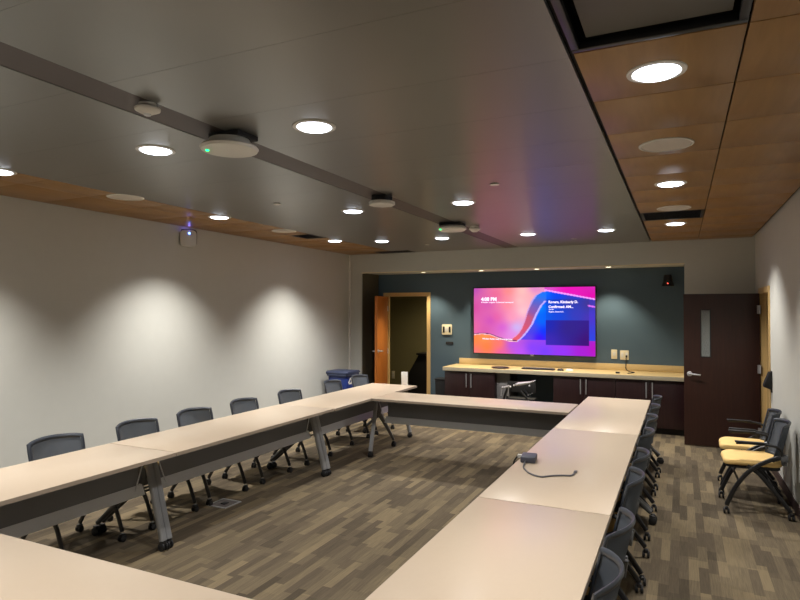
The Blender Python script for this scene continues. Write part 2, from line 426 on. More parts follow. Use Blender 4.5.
# ------------------------------------------------------------------ nesting chairs (local: faces +x)
def bp(s, t, off=0):
    x = -.235-.075*t+.085*s*s+off
    y = (.218-.02*(1-t)*(1-t))*s
    z = .49+.305*t+.012*(1-s*s)*t
    return Vector((x, y, z))
def make_chair(label, group):
    c = thing('nesting_chair', label, 'chair', group=group)
    b = MB()
    b.prism(rrect(.46, .45, .09, 6, 0.0, 0), 'z', .432, .484, .02)
    for v in b.bm.verts:
        if v.co.x > .12: v.co.z -= (v.co.x-.12)**2*1.2
    obj('seat', b, M_yel, c)
    obj('seat_pan', MB().prism(rrect(.43, .42, .08, 5), 'z', .405, .428), M_blk, c)
    # mesh back
    b = MB(); n, m = 14, 10
    for off, flip in ((0, 0), (-.004, 1)):
        g = [[b.bm.verts.new(bp(-.95+1.9*i/n, .03+.94*j/m, off)) for j in range(m+1)] for i in range(n+1)]
        for i in range(n):
            for j in range(m):
                b.bm.faces.new([g[i][j], g[i+1][j], g[i+1][j+1], g[i][j+1]])
    obj('backrest', b, M_fab, c)
    # frame round the mesh
    ring = []
    K = 12
    for i in range(K+1): ring.append((-1+2*i/K, 1))
    for i in range(1, 9): ring.append((1, 1-i/8))
    for i in range(1, K+1): ring.append((1-2*i/K, 0))
    for i in range(1, 8): ring.append((-1, i/8))
    b = MB(); pts = [bp(s, u) for s, u in ring]; N = len(pts); rings = []
    for i, p in enumerate(pts):
        d = (pts[(i+1) % N]-pts[i-1]).normalized(); nn = Vector((1, 0, .25)).normalized(); nn = (nn-d*nn.dot(d)).normalized(); e = d.cross(nn)
        rings.append([b.bm.verts.new(p+nn*.009*math.cos(2*PI*k/8)+e*.017*math.sin(2*PI*k/8)) for k in range(8)])
    for i in range(N):
        A, B = rings[i], rings[(i+1) % N]
        for k in range(8): b.bm.faces.new([A[k], A[(k+1) % 8], B[(k+1) % 8], B[k]])
    obj('back_frame', b, M_fabf, c)
    obj('back_support', MB().tube([(-.235, -.21, .46), (-.25, -.2, .55)], .014, 8, False).tube([(-.235, .21, .46), (-.25, .2, .55)], .014, 8, False)
        .tube([(-.225, -.22, .47), (-.225, .22, .47)], .012, 8, False), M_dgm, c)
    for s in (-1, 1):
        y = s*.245
        obj('leg', MB().tube([(-.245, y, .545), (-.13, y, .51), (.02, y, .41), (.13, y, .27), (.20, y, .12), (.215, y, .075)], .019, 8, True, rb=.013, up=(0, 1, 0)), M_blkm, c)
        obj('leg', MB().tube([(.05, y*.93, .435), (-.04, y*.93, .37), (-.17, y*.95, .21), (-.27, y, .075)], .018, 8, True, rb=.013, up=(0, 1, 0)), M_blkm, c)
        caster(c, .218, y, .025); caster(c, -.275, y, .025)
        obj('armrest', MB().tube([(-.21, y, .535), (-.20, s*.262, .60), (-.14, s*.265, .635), (.0, s*.265, .645), (.14, s*.262, .64)], .012, 8, True, rb=.013, up=(0, 1, 0))
            .box(-.08, .15, s*.265-.018, s*.265+.018, .643, .66, .006), M_blk, c)
        obj('bracket', MB().box(-.255, -.20, y-.015, y+.015, .50, .555, .008), M_dgm, c)
    obj('crossbar', MB().tube([(.12, -.24, .30), (.12, .24, .30)], .01, 8, False), M_blkm, c)
    obj('crossbar', MB().tube([(-.17, -.23, .22), (-.17, .23, .22)], .01, 8, False), M_blkm, c)
    return c
GL = 'chairs behind the left row of tables'
LYs = [(3.06, 'dark mesh-back chair at the left tables, nearest the camera'),
       (3.83, 'dark mesh-back chair at the left tables, behind the nearer table seam'),
       (4.51, 'dark mesh-back chair at the left tables, third from the camera'),
       (5.26, 'dark mesh-back chair at the left tables, fourth from the camera'),
       (6.10, 'dark mesh-back chair at the left tables, fifth from the camera, before the gap'),
       (7.22, 'dark mesh-back chair standing in front of the blue recycling bin, left of it'),
       (7.98, 'dark mesh-back chair beyond the left tables, partly covering the blue bin at right')]
ch = make_chair(LYs[0][1], GL)
ch.location = (-4.17, LYs[0][0], 0)
angs = [0, .03, -.02, .02, -.03, .03, -.05]
for i, (y, l) in enumerate(LYs[1:]): dup(ch, (-4.17-(.06 if i > 3 else 0), y, 0), angs[i+1], l, GL)
GRt = 'chairs pushed up to the right row of tables'
RYs = [(2.42, 'mesh-back chair at the right tables, nearest, cut by the bottom edge'),
       (3.03, 'mesh-back chair at the right tables, second from the camera'),
       (3.88, 'mesh-back chair at the right tables, third from the camera'),
       (4.50, 'mesh-back chair at the right tables, fourth from the camera'),
       (5.36, 'mesh-back chair at the right tables, fourth from the far end'),
       (6.10, 'mesh-back chair at the right tables, third from the far end'),
       (6.82, 'mesh-back chair at the right tables, second from the far end'),
       (7.52, 'mesh-back chair at the right tables, the farthest, near the cabinets')]
ra = [.06, -.05, .04, .0, -.04, .05, 0, .03]
for i, (y, l) in enumerate(RYs): dup(ch, (-.52, y, 0), PI+ra[i], l, GRt)
GWl = 'yellow-seat chairs against the right wall'
dup(ch, (.565, 6.34, 0), PI+.03, 'yellow-seat mesh chair against the right wall, the nearer of two', GWl)
dup(ch, (.575, 6.98, 0), PI-.03, 'yellow-seat mesh chair against the right wall, the farther one by the open door', GWl)

# ------------------------------------------------------------------ counter and cabinets in the niche
CX0, CX1, CY = -3.67, XN-.004, 9.50
ct = thing('countertop', 'long beige laminate countertop under the television', 'countertop', ((CX0+CX1)/2, CY, 0))
cx = (CX0+CX1)/2
obj('slab', MB().box(CX0-cx, CX1-cx, -.02, DN-CY-.001, .80, .86, .004), M_ctop, ct)
obj('front_edge', MB().box(CX0-cx-.002, CX1-cx, -.026, -.0205, .798, .856, .002), mat('pale_edge', (186, 176, 150), .5), ct)
obj('backsplash', MB().box(CX0-cx+.06, CX1-cx, DN-CY-.022, DN-CY-.001, .861, .965, .003), M_ctop, ct)
GC = 'base cabinets under the counter'
def cabinet(x0, x1, label, ndoor=2, hx=None):
    c = thing('base_cabinet', label, 'cabinet', ((x0+x1)/2, CY+.02, 0), 0, GC)
    w = (x1-x0)/2
    obj('body', MB().box(-w+.002, w-.002, .02, .6, .09, .799), M_esp, c, False)
    obj('toe_kick', MB().box(-w+.002, w-.002, .08, .1, 0, .0895), M_blk, c, False)
    xs = [-w, 0, w] if ndoor == 2 else [-w, w]
    for i in range(ndoor):
        d = obj('door', MB().box(xs[i]+.0035, xs[i+1]-.0035, 0, .0195, .1, .79, .0015), M_esp, c)
        hxx = (-.042 if i == 0 else .042) if ndoor == 2 else hx
        obj('handle', MB().tube([(hxx, -.03, .53), (hxx, -.03, .76)], .0085, 8, False).tube([(hxx, 0, .55), (hxx, -.03, .55)], .005, 6, False).tube([(hxx, 0, .74), (hxx, -.03, .74)], .005, 6, False), M_alu, d)
    return c
cabinet(-3.655, -2.775, 'dark espresso base cabinet at the left end of the counter')
cabinet(-1.83, -.905, 'dark espresso base cabinet under the right half of the television')
cabinet(-.905, XN-.006, 'dark espresso base cabinet at the right end, beside the open door')
# kneespace side panel
t = thing('filler_panel', 'light grey panel at the left side of the open knee space', 'panel', (-2.65, 9.62, 0))
obj('board', MB().box(-.12, .1, 0, .02, 0, .798, .002), mat('grey_board', (120, 118, 118), .6), t); obj('edge', MB().box(.1, .118, -.01, .4, 0, .797, .002), M_gap, t)
# folded chair with chrome hardware
t = thing('folded_chair', 'black folded chair with chrome joints in the open knee space', 'chair', (-2.33, 9.35, 0))
b = MB()
for y in (-.1, .1): b.tube([(-.26, y, .03), (-.22, y, .4), (-.16, y, .60)], .018, 8).tube([(.25, y, .03), (.2, y, .35), (.05, y, .56)], .018, 8)
b.tube([(-.22, -.1, .25), (-.22, .1, .25)], .012, 8, False).tube([(.22, -.1, .25), (.22, .1, .25)], .012, 8, False)
obj('frame', b, M_blkm, t)
obj('seat', MB().box(-.16, .26, -.1, .13, .40, .44, .015), M_gap, t)
obj('backrest', MB().box(-.22, .24, .11, .13, .5, .68, .012), M_gap, t)
b = MB().tube([(-.21, -.14, .6), (-.12, -.14, .63)], .016, 8, False).tube([(.02, -.14, .665), (.2, -.14, .70), (.29, -.14, .735)], (.03, .006), 8, False)
for x, z, r in ((-.22, .6, .022), (-.1, .62, .02), (-.04, .645, .018), (.0, .66, .026), (.2, .65, .016)):
    b.lathe([(0, -r), (r*.7, -r*.7), (r, 0), (r*.7, r*.7), (0, r)], (x, -.15, z), 12, 'z')
b.tube([(-.235, -.14, .6), (-.25, -.14, .47)], .009, 8, False).tube([(-.13, -.14, .61), (-.14, -.14, .47)], .009, 8, False).tube([(.2, -.14, .7), (.2, -.14, .64)], .007, 8, False)
for k in range(3): b.box(.17+.03*k, .187+.03*k, -.145, -.13, .50+.015*k, .51+.015*k, .003)
obj('hinge_hardware', b, M_chrome, t)
# black bin beside the counter
t = thing('waste_bin', 'small black waste bin left of the cabinets', 'bin', (-3.79, 9.8, 0))
b = MB().prism(rrect(.2, .3, .03), 'z', .0, .60, .006)
for v in b.bm.verts:
    k = .84+.16*v.co.z/.6; v.co.x *= k; v.co.y *= k
obj('body', b, M_blk, t); obj('rim', MB().prism(rrect(.215, .315, .03), 'z', .60, .63, .006), M_blkm, t)

# ------------------------------------------------------------------ things on the counter
t = thing('tray', 'small dark oval tray on the counter below the television, left', 'tray', (-2.72, 9.66, .86))
obj('dish', MB().lathe([(0, 0), (.12, 0), (.15, .016), (.145, .018), (.115, .005), (0, .005)], n=28), M_blkm, t); obj('cards', MB().box(-.06, .05, -.05, .04, .006, .011), M_dgrey, t)
t = thing('keyboard', 'slim black keyboard on the counter under the television', 'keyboard', (-2.10, 9.7, .86))
obj('body', MB().box(-.26, .26, -.07, .07, 0, .02, .005), M_blk, t)
b = MB()
for i in range(16):
    for j in range(4): b.box(-.25+i*.031, -.225+i*.031, -.06+j*.03, -.036+j*.03, .0205, .026)
obj('keys', b, M_dgrey, t, False)
t = thing('mouse', 'dark computer mouse on the counter right of the keyboard', 'mouse', (-1.74, 9.66, .86))
b = MB().lathe([(0, 0), (.03, 0), (.034, .012), (.025, .03), (0, .036)], n=18)
for v in b.bm.verts: v.co.x *= 1.6
obj('shell', b, M_blkm, t); obj('scroll_wheel', MB().lathe([(0, -.004), (.008, -.004), (.008, .004), (0, .004)], (.02, 0, .033), 10, 'y'), M_dgrey, t)
t = thing('cup_lid', 'small white puck on the counter right of the mouse', 'puck', (-1.60, 9.66, .86))
obj('body', MB().lathe([(0, 0), (.055, 0), (.06, .01), (.05, .03), (0, .032)], n=24), M_paper, t)
# cable on counter
b = MB().tube([(-.80, DN-.01, 1.07), (-.80, DN-.03, .99), (-.80, DN-.08, .90), (-.74, 9.95, .867), (-.66, 9.85, .866), (-.70, 9.72, .866), (-.74, 9.66, .866)], .007, 8)
POWER_CORD = b
t = thing('adapter_plug', 'small black plug lying on the counter below the sockets', 'plug', (-.88, 9.62, .86))
obj('body', MB().box(-.03, .03, -.02, .02, 0, .025, .005), M_blk, t); obj('pin', MB().box(.03, .045, -.004, .004, .01, .016), M_chrome, t)

# ------------------------------------------------------------------ television
TX0, TX1, TZ0, TZ1, TY = -3.325, -1.242, 1.058, 2.222, DN-.10
tv = thing('television', 'large flat wall screen with a swirling magenta and blue picture', 'television', ((TX0+TX1)/2, TY, TZ0))
tw, th = TX1-TX0, TZ1-TZ0
obj('body', MB().box(-tw/2, tw/2, .012, .06, 0, th, .006), M_blk, tv)
obj('wall_mount', MB().box(-.3, .3, .06, .099, .3, .8), M_blkm, tv)
bz = .016
obj('bezel', MB().box(-tw/2, tw/2, 0, .014, 0, bz).box(-tw/2, tw/2, 0, .014, th-bz, th).box(-tw/2, -tw/2+bz, 0, .014, bz, th-bz).box(tw/2-bz, tw/2, 0, .014, bz, th-bz), M_blk, tv, False)
obj('logo', MB().box(-.03, .03, -.002, 0, .003, .013).box(-.025, .025, -.004, .006, -.012, -.001), M_alu, tv, False)
SCR = 1.2
def idw(u, v, pts, p=2.2):
    W = 0; c = [0, 0, 0]
    for a, b_, cc in pts:
        w = 1/((((u-a)*1.6)**2+(v-b_)**2)+4e-3)**(p/2); W += w
        for i in range(3): c[i] += w*cc[i]
    return [x/W for x in c]
def pl(pts, x):
    for (a, y0), (b_, y1) in zip(pts, pts[1:]):
        if a <= x <= b_: return y0+(y1-y0)*(x-a)/(b_-a)
    return pts[0][1] if x < pts[0][0] else pts[-1][1]
SKY = [(0, 0, (170, 70, 170)), (0, .3, (205, 70, 150)), (0, .6, (225, 100, 150)), (.12, .25, (200, 80, 165)), (.2, .1, (225, 95, 140)), (.3, .25, (245, 130, 140)), (.3, .05, (240, 130, 120)), (.42, .05, (245, 200, 180)), (.4, .2, (250, 195, 190)),
       (.15, .5, (190, 70, 180)), (.25, .6, (200, 80, 205)), (.2, .45, (225, 90, 150)), (.33, .45, (250, 150, 170)), (.37, .6, (180, 190, 250)), (.33, .7, (220, 130, 220)), (.1, .65, (205, 85, 160)), (.42, .35, (250, 200, 200)), (.47, .12, (240, 170, 170)), (.52, .02, (210, 120, 200))]
LOW = [(0, .8, (250, 130, 60)), (.1, .76, (255, 150, 70)), (.12, .9, (255, 125, 50)), (0, 1, (240, 110, 120)), (.22, .85, (250, 120, 90)), (.25, 1, (230, 90, 160)), (.33, .87, (170, 80, 230)), (.4, .97, (180, 80, 240)), (.5, .9, (120, 60, 240)), (.6, .95, (110, 60, 245)), (.75, .95, (140, 50, 235)), (.9, .95, (160, 30, 200)), (1, .9, (180, 20, 180)), (1, .6, (150, 40, 200)), (.98, .4, (60, 60, 200))]
BLU = [(.5, .2, (30, 120, 250)), (.55, .1, (0, 140, 255)), (.6, .08, (20, 110, 255)), (.6, .2, (0, 60, 240)), (.7, .1, (0, 60, 230)), (.7, .2, (30, 50, 200)), (.8, .2, (60, 50, 160)), (.95, .25, (70, 50, 150)), (.62, .4, (0, 90, 255)), (.58, .5, (0, 110, 255)), (.57, .3, (0, 160, 255)), (.6, .65, (0, 50, 255)), (.5, .6, (90, 70, 200)), (.48, .75, (110, 70, 210)), (.56, .75, (70, 0, 240)), (.7, .4, (20, 70, 240)), (.85, .4, (60, 60, 200)), (.95, .45, (80, 50, 190))]
outer = [(.05, .445), (.12, .52)]  # unused guide
# left edge of the ribbon, u as a function of v
EL = [(.05, .66), (.07, .58), (.12, .53), (.2, .495), (.35, .46), (.5, .435), (.62, .41), (.7, .38), (.76, .34), (.8, .28)]
EM = [(.2, .61), (.27, .575), (.4, .535), (.55, .50), (.68, .45), (.76, .41), (.82, .37), (.9, .36)]
def tvcol(u, v):
    top = .035+max(0, u-.62)*.36 if u > .6 else .04
    wave = pl([(0, .715), (.07, .70), (.14, .71), (.22, .76), (.3, .80), (.4, .81)], u)
    el = pl(EL, v) if v > .05 else .66
    em = pl(EM, v) if v > .2 else .62
    c = None
    if u > .6 and v < top: c = idw(u, v, [(.62, 0, (210, 80, 190)), (.8, .03, (225, 20, 175)), (1, 0, (200, 40, 170)), (1, .15, (215, 10, 160))])
    elif v < .8 and u < el and (v < wave): c = idw(u, v, SKY)
    elif v > wave and u < .36 or v > .86: c = idw(u, v, LOW)
    elif u < em and v < .82:
        k = (u-el)/max(.01, em-el)
        if True: c = idw(u, v, [(.5, .2, (60, 100, 210)), (.56, .12, (20, 120, 245)), (.60, .1, (10, 110, 250)), (.55, .25, (90, 90, 190)), (.47, .45, (215, 80, 90)), (.44, .62, (230, 80, 80)), (.38, .76, (235, 90, 90)), (.52, .35, (120, 80, 170)), (.5, .3, (150, 90, 160)), (.46, .7, (150, 80, 190))])
        else: c = idw(u, v, BLU)
        if k < .12: c = [c[i]*.4+(230, 190, 250)[i]*.6 for i in range(3)]
    else: c = idw(u, v, BLU if v < .78 else LOW)
    # bright rims
    if v > .2 and v < .82 and abs(u-em) < .008: c = [190, 170, 250]
    if u < .38 and abs(v-wave) < .012: c = [90, 40, 90] if v < wave else [250, 190, 200]
    if u > .6 and 0 < v-top < .022: c = [235, 150, 250]
    if u > .94 and 0 < v-(top+.11) < .022: c = [215, 110, 235]
    if .61 < u < .955 and .17 < v < .49: c = [c[0]*.85+6, c[1]*.78+10, c[2]*.88]
    if .61 < u < .955 and .49 <= v < .85: c = idw(u, v, [(.62, .55, (30, 40, 170)), (.8, .6, (50, 35, 130)), (.95, .8, (60, 20, 110)), (.62, .8, (60, 40, 170))])
    return [x/255 for x in c]
def screen():
    nu, nv = 200, 112
    me = bpy.data.meshes.new('screen'); bm = bmesh.new(); lay = bm.loops.layers.float_color.new('col')
    x0, x1, z0, z1 = -tw/2+bz, tw/2-bz, bz, th-bz
    V = [[bm.verts.new((x0+(x1-x0)*i/nu, .006, z1+(z0-z1)*j/nv)) for j in range(nv+1)] for i in range(nu+1)]
    C = [[lin([255*q for q in tvcol(i/nu, j/nv)]) for j in range(nv+1)] for i in range(nu+1)]
    for i in range(nu):
        for j in range(nv):
            idx = [(i, j), (i, j+1), (i+1, j+1), (i+1, j)]
            f = bm.faces.new([V[a][b_] for a, b_ in idx])
            for l, (a, b_) in zip(f.loops, idx): l[lay] = (*C[a][b_], 1)
    bm.to_mesh(me); bm.free()
    m = bpy.data.materials.new('screen_picture'); m.use_nodes = True; nt = m.node_tree; nt.nodes.clear()
    at = nt.nodes.new('ShaderNodeAttribute'); at.attribute_name = 'col'
    e = nt.nodes.new('ShaderNodeEmission'); e.inputs['Strength'].default_value = SCR
    o = nt.nodes.new('ShaderNodeOutputMaterial'); nt.links.new(at.outputs['Color'], e.inputs['Color']); nt.links.new(e.outputs[0], o.inputs[0])
    me.materials.append(m); ob = bpy.data.objects.new('screen', me); col.objects.link(ob); ob.parent = tv; return ob
sc = screen()
M_txt = emis('white_screen_text', (250, 235, 255), SCR*1.1)
def text(s, x, z, size, par=sc, y=.004, bold=0.0, m=None, align='LEFT'):
    cu = bpy.data.curves.new('txt', 'FONT'); cu.body = s; cu.size = size; cu.offset = bold; cu.resolution_u = 2; cu.align_x = align
    o = bpy.data.objects.new('txt', cu); col.objects.link(o)
    dg = bpy.context.evaluated_depsgraph_get(); me = bpy.data.meshes.new_from_object(o.evaluated_get(dg))
    bpy.data.objects.remove(o)
    o = bpy.data.objects.new('screen_text', me); col.objects.link(o)
    me.materials.clear(); me.materials.append(m or M_txt); o.rotation_euler = (PI/2, 0, 0); o.location = (x, y, z); o.parent = par; return o
def su(u): return -tw/2+bz+(tw-2*bz)*u
def sv(v): return th-bz-(th-2*bz)*v
text('4:08 PM', su(.065), sv(.195), .085, bold=.004)
text('© Huddle  Longview  Professional Learning and', su(.065), sv(.228), .030, bold=.0008)
text('Rogers, Kimberly D.', su(.635), sv(.235), .058, bold=.002)
text('Confirmed: AM...', su(.635), sv(.305), .058, bold=.002)
text('4:00 PM', su(.637), sv(.335), .024, bold=.0006)
text('Rogers, Kimberly D.', su(.637), sv(.37), .030, bold=.0006)
text('Wireless display ready to connect now', su(.075), sv(.79), .034, bold=.0012)

# ------------------------------------------------------------------ items on the blue wall
t = thing('control_panel', 'ivory wall control plate with two dark buttons, right of left doorway', 'control panel', (-3.85, DN, 1.37))
obj('plate', MB().prism(rrect(.19, .19, .02), 'y', -.02, 0, .003), M_cream, t)
for v in t.children: v.location = (0, 0, .1)
for x in (-.058, .058): obj('button', MB().box(x-.018, x+.018, -.026, -.018, .045, .155, .003), M_blk, t)
obj('display', MB().box(-.03, .03, -.024, -.018, .06, .14, .002), M_white, t)
t = thing('wall_label', 'small dark plaque on the blue wall below the ivory control plate', 'plaque', (-3.8, DN, 1.22))
obj('plate', MB().box(-.07, .07, -.01, 0, -.02, .03, .002), M_gap, t); obj('line', MB().box(-.05, .05, -.012, -.0095, .0, .006), M_dgrey, t, False)
t = thing('switch_plate', 'ivory switch plate on blue wall, left of the cabled socket', 'switch', (-.98, DN, 1.115))
obj('plate', MB().prism(rrect(.09, .15, .008), 'y', -.01, 0, .002), M_cream, t); obj('rocker', MB().box(-.018, .018, -.015, -.009, -.035, .035, .003), M_white, t)
t = thing('wall_socket', 'ivory socket plate with a cord on blue wall right of television', 'socket', (-.825, DN, 1.105))
obj('plate', MB().prism(rrect(.13, .15, .008), 'y', -.01, 0, .002), M_cream, t)
obj('outlet', MB().box(-.05, -.015, -.014, -.009, -.04, .04, .003), M_white, t); obj('outlet', MB().box(.015, .05, -.014, -.009, -.04, .04, .003), M_white, t)
obj('plug', MB().box(.018, .045, -.035, -.013, -.035, .0, .004), M_blk, t)
attach(obj('cord', POWER_CORD, M_blk), t)
t = thing('wall_camera', 'black bell-shaped camera with a red light high on the blue wall', 'camera', (-.183, DN, 2.27))
obj('body', MB().lathe([(0, .10), (.05, .10), (.062, .07), (.066, .0), (.085, -.06), (.085, -.075), (0, -.08)], (0, -.1, 0), 24), M_blk, t)
obj('mount', MB().box(-.03, .03, -.06, 0, -.02, .06, .004), M_blkm, t)
obj('status_light', MB().lathe([(0, 0), (.008, 0), (.008, -.006), (0, -.006)], (.0, -.18, -.035), 10, 'y'), M_led_r, t)
obj('lens', MB().lathe([(0, 0), (.028, 0), (.022, -.012), (0, -.014)], (.0, -.166, -.02), 16, 'y'), M_blkm, t)

# ------------------------------------------------------------------ left wall and right wall items
t = thing('wall_sensor', 'white sensor box with a blue light high on the left wall', 'sensor', (XL+.03, 5.50, 2.70), -.75)
obj('bracket', MB().prism([(-.04, -.05), (.02, -.05), (.02, .05), (-.02, .09)], 'z', -.03, .03, .003), M_blk, t)
obj('back_plate', MB().prism([(p[0], p[1]+.0) for p in rrect(.205, .20, .04)], 'x', .02, .035, .003), M_blk, t)
obj('housing', MB().prism(rrect(.19, .20, .045, cy=-.015), 'x', .035, .085, .01), M_white, t)
obj('status_light', MB().lathe([(0, 0), (.012, 0), (.010, .005), (0, .006)], (.086, .01, .045), 12, 'x'), M_led_b, t)
pl_ = bpy.data.lights.new('sensor_glow', 'POINT'); pl_.energy = .12; pl_.color = (.25, .2, 1); pl_.shadow_soft_size = .01
po = bpy.data.objects.new('sensor_glow', pl_); col.objects.link(po); po.location = (.05, .01, .105); po.parent = t
for y in (7.47, 7.67):
    t = thing('wall_outlet', 'white outlet low on the left wall, %s of a pair behind the chairs' % ('nearer' if y < 7.5 else 'farther'), 'outlet', (XL, y, .37), 0, 'outlets low on the left wall')
    obj('plate', MB().prism(rrect(.085, .14, .01), 'x', 0, .01, .002), M_paper, t)
    obj('socket', MB().box(.009, .014, -.018, .018, -.045, -.01, .003).box(.009, .014, -.018, .018, .01, .045, .003), M_white, t)
t = thing('card_reader', 'black box mounted on the right wall beside the door frame', 'reader', (XR, 7.92, .92))
obj('housing', MB().prism([(-.01, 0), (-.01, .2), (-.03, .2), (-.085, .05), (-.085, .03)], 'y', -.06, .06, .004), M_blk, t)
obj('bracket', MB().box(-.012, 0, -.05, .05, -.03, .21, .002), M_blkm, t)

# ------------------------------------------------------------------ blue recycling bin
t = thing('recycling_bin', 'blue recycling bin with grey-blue lid in the left corner', 'bin', (-5.18, 8.72, 0))
b = MB().prism(rrect(.38, .40, .05), 'z', 0, .72, .008)
for v in b.bm.verts:
    k = .82+.18*v.co.z/.72; v.co.x *= k; v.co.y *= k
obj('body', b, M_bin, t)
obj('rim', MB().prism(rrect(.42, .44, .06), 'z', .72, .75, .008), M_binl, t)
obj('lid', MB().prism([(-.22, .752), (.22, .752), (.22, .78), (.18, .80), (-.18, .805), (-.22, .785)], 'x', -.21, .21, .01), M_binl, t)
# white triangle-arrow mark on the side facing the room
b = MB()
for k in range(3):
    a = PI/2+k*2*PI/3; a2 = a+2*PI/3
    p = Vector((math.cos(a), math.sin(a)))*.07; q = Vector((math.cos(a2), math.sin(a2)))*.07; d = (q-p)
    s0 = p+d*.15; s1 = p+d*.75; n = Vector((-d.y, d.x)).normalized()*.014
    for A in ([s0+n, s0-n, s1-n, s1+n], [s1+n*2, s1-n*2, p+d*.95]):
        b.prism([(c.x, c.y) for c in A], 'x', 0, .003)
mk = obj('recycling_mark', b, M_paper, t, False); mk.location = (.186, -.08, .63); mk.rotation_euler = (0, .1, 0)

# ------------------------------------------------------------------ things on the tables
t = thing('name_tent', 'white folded card standing at the far end of the left tables', 'card', (-3.60, 7.78, .74), .25)
obj('card', MB().box(-.045, .045, -.003, .003, 0, .19, .001), M_paper, t); obj('foot', MB().box(-.045, .045, .003, .05, 0, .004), M_paper, t)
t = thing('power_adapter', 'grey power brick with a curling cable on the right table near its inner edge', 'adapter', (-.985, 4.235, .74), .12); ADAPTER = t
obj('body', MB().box(-.052, .052, -.075, .075, 0, .042, .008), M_dgrey, t)
obj('plug', MB().box(-.085, -.05, .03, .06, .008, .03, .004), M_white, t)
b = MB().tube([(-.99, 4.155, .755), (-.985, 4.09, .747), (-.965, 4.0, .746), (-.90, 3.89, .746), (-.82, 3.84, .746), (-.76, 3.89, .746), (-.70, 3.93, .746), (-.645, 3.955, .746), (-.635, 4.04, .746)], .0055, 8)
b.box(-.645, -.625, 4.03, 4.07, .741, .753, .003)
attach(obj('charging_cable', b, M_cable), ADAPTER)
b = MB().tube([(-1.075, 4.30, .752), (-1.105, 4.33, .72), (-1.13, 4.37, .66), (-1.14, 4.40, .45), (-1.15, 4.46, .1), (-1.3, 4.6, .008), (-1.6, 4.72, .008)], .006, 8)
attach(obj('mains_cable', b, M_blk), ADAPTER)
# floor box under left tables
t = thing('floor_outlet_box', 'metal floor outlet box under the left tables', 'floor box', (-3.87, 4.36, 0), .0)
b = MB(); b.box(-.11, .11, -.11, -.095, 0, .006).box(-.11, .11, .095, .11, 0, .006).box(-.11, -.095, -.095, .095, 0, .006).box(.095, .11, -.095, .095, 0, .006)
obj('frame', b, M_alu, t, False); obj('cover', MB().box(-.095, .095, -.095, .095, 0, .003), M_strip, t, False); obj('latch', MB().box(-.02, .03, -.03, .03, .003, .012, .003), M_blk, t)

# ------------------------------------------------------------------ ceiling fixtures
def spot(name, loc, power, size, blend, color, parent, rad=.07, rot=(0, 0, 0)):
    l = bpy.data.lights.new(name, 'SPOT'); l.energy = power; l.spot_size = math.radians(size); l.spot_blend = blend; l.color = color; l.shadow_soft_size = rad
    o = bpy.data.objects.new(name, l); col.objects.link(o); o.location = loc; o.rotation_euler = rot; o.parent = parent; return o
LP = 128
LC = (1.0, .965, .925)
GD = 'round downlights in the ceiling'
def downlight(x, y, label, power=LP, r=.10, tilt=0, size=132):
    t = thing('downlight', label, 'light', (x, y, H), 0, GD)
    obj('trim_ring', MB().lathe([(r, .001), (r+.022, .001), (r+.02, -.005), (r, -.007), (r-.004, -.003), (r, .001)], n=40), M_white, t)
    obj('diffuser', MB().lathe([(0, -.02), (r*.5, -.0185), (r*.85, -.013), (r-.006, -.005), (r-.006, -.0015), (0, -.0015)], n=36), M_lamp, t)
    spot('lamp_beam', (0, 0, -.035), power, size, .7 if size > 100 else .95, LC, t, .05, (0, math.radians(tilt), 0))
dl = [(-.09, 2.77, 'bright downlight in the right timber band, nearest, beside the big black grille'),
      (-.07, 5.25, 'bright downlight in the right timber band, between the two speaker discs'),
      (-.055, 7.66, 'bright downlight in the right timber band, farthest, past the small black grille'),
      (-1.85, 2.79, 'bright downlight in the grey ceiling right of the strip, the nearest and largest'),
      (-1.862, 5.34, 'bright downlight in the grey ceiling right of the strip, above mid room'),
      (-1.84, 7.88, 'bright downlight in the grey ceiling, far row, just right of the strip end'),
      (-.853, 7.90, 'bright downlight in the grey ceiling, far row, next to the right timber band'),
      (-3.045, 2.77, 'bright downlight in the grey ceiling left of the strip, the nearest one'),
      (-3.055, 5.33, 'bright downlight in the grey ceiling left of the strip, above mid room'),
      (-3.04, 7.82, 'bright downlight in the grey ceiling, far row, below the access point'),
      (-3.975, 7.79, 'bright downlight in the grey ceiling, far row, beside the left timber band'),
      (-4.575, 2.70, 'bright downlight in the left timber band, cut by the left edge'),
      (-4.59, 5.06, 'bright downlight in the left timber band, right of the wall sensor'),
      (-4.585, 7.47, 'bright downlight in the left timber band, the farthest of its row')]
for x, y, l in dl:
    if x < -4.5: downlight(x, y, l, 330, tilt=10, size=99)
    elif x > -.5: downlight(x, y, l, 190, tilt=-14, size=104)
    else: downlight(x, y, l)
for i, (x, y) in enumerate([(-.09, .3), (-1.85, .25), (-3.045, .25), (-4.575, .3)]):  # unseen lamps continuing the rows, added only to light the near end
    downlight(x, y, 'unseen ceiling downlight added to light the near end, %s' % ['in the right timber band', 'right of the grey strip', 'left of the grey strip', 'in the left timber band'][i])
GS = 'ceiling speakers'
for x, y, l in ((-.078, 4.01, 'pale speaker disc in the right timber band, nearer'), (-.06, 6.5, 'pale speaker disc in the right timber band, beside the small grille'),
                (-4.56, 3.81, 'pale speaker disc in the left timber band, nearer'), (-4.62, 6.28, 'pale speaker disc in the left timber band, beside a black grille')):
    t = thing('ceiling_speaker', l, 'speaker', (x, y, H), 0, GS)
    obj('grille', MB().lathe([(0, -.006), (.142, -.005), (.143, -.001), (0, -.001)], n=40), M_grille, t)
    obj('ring', MB().lathe([(.144, -.001), (.158, -.001), (.157, -.006), (.144, -.008), (.144, -.001)], n=40), M_white, t)
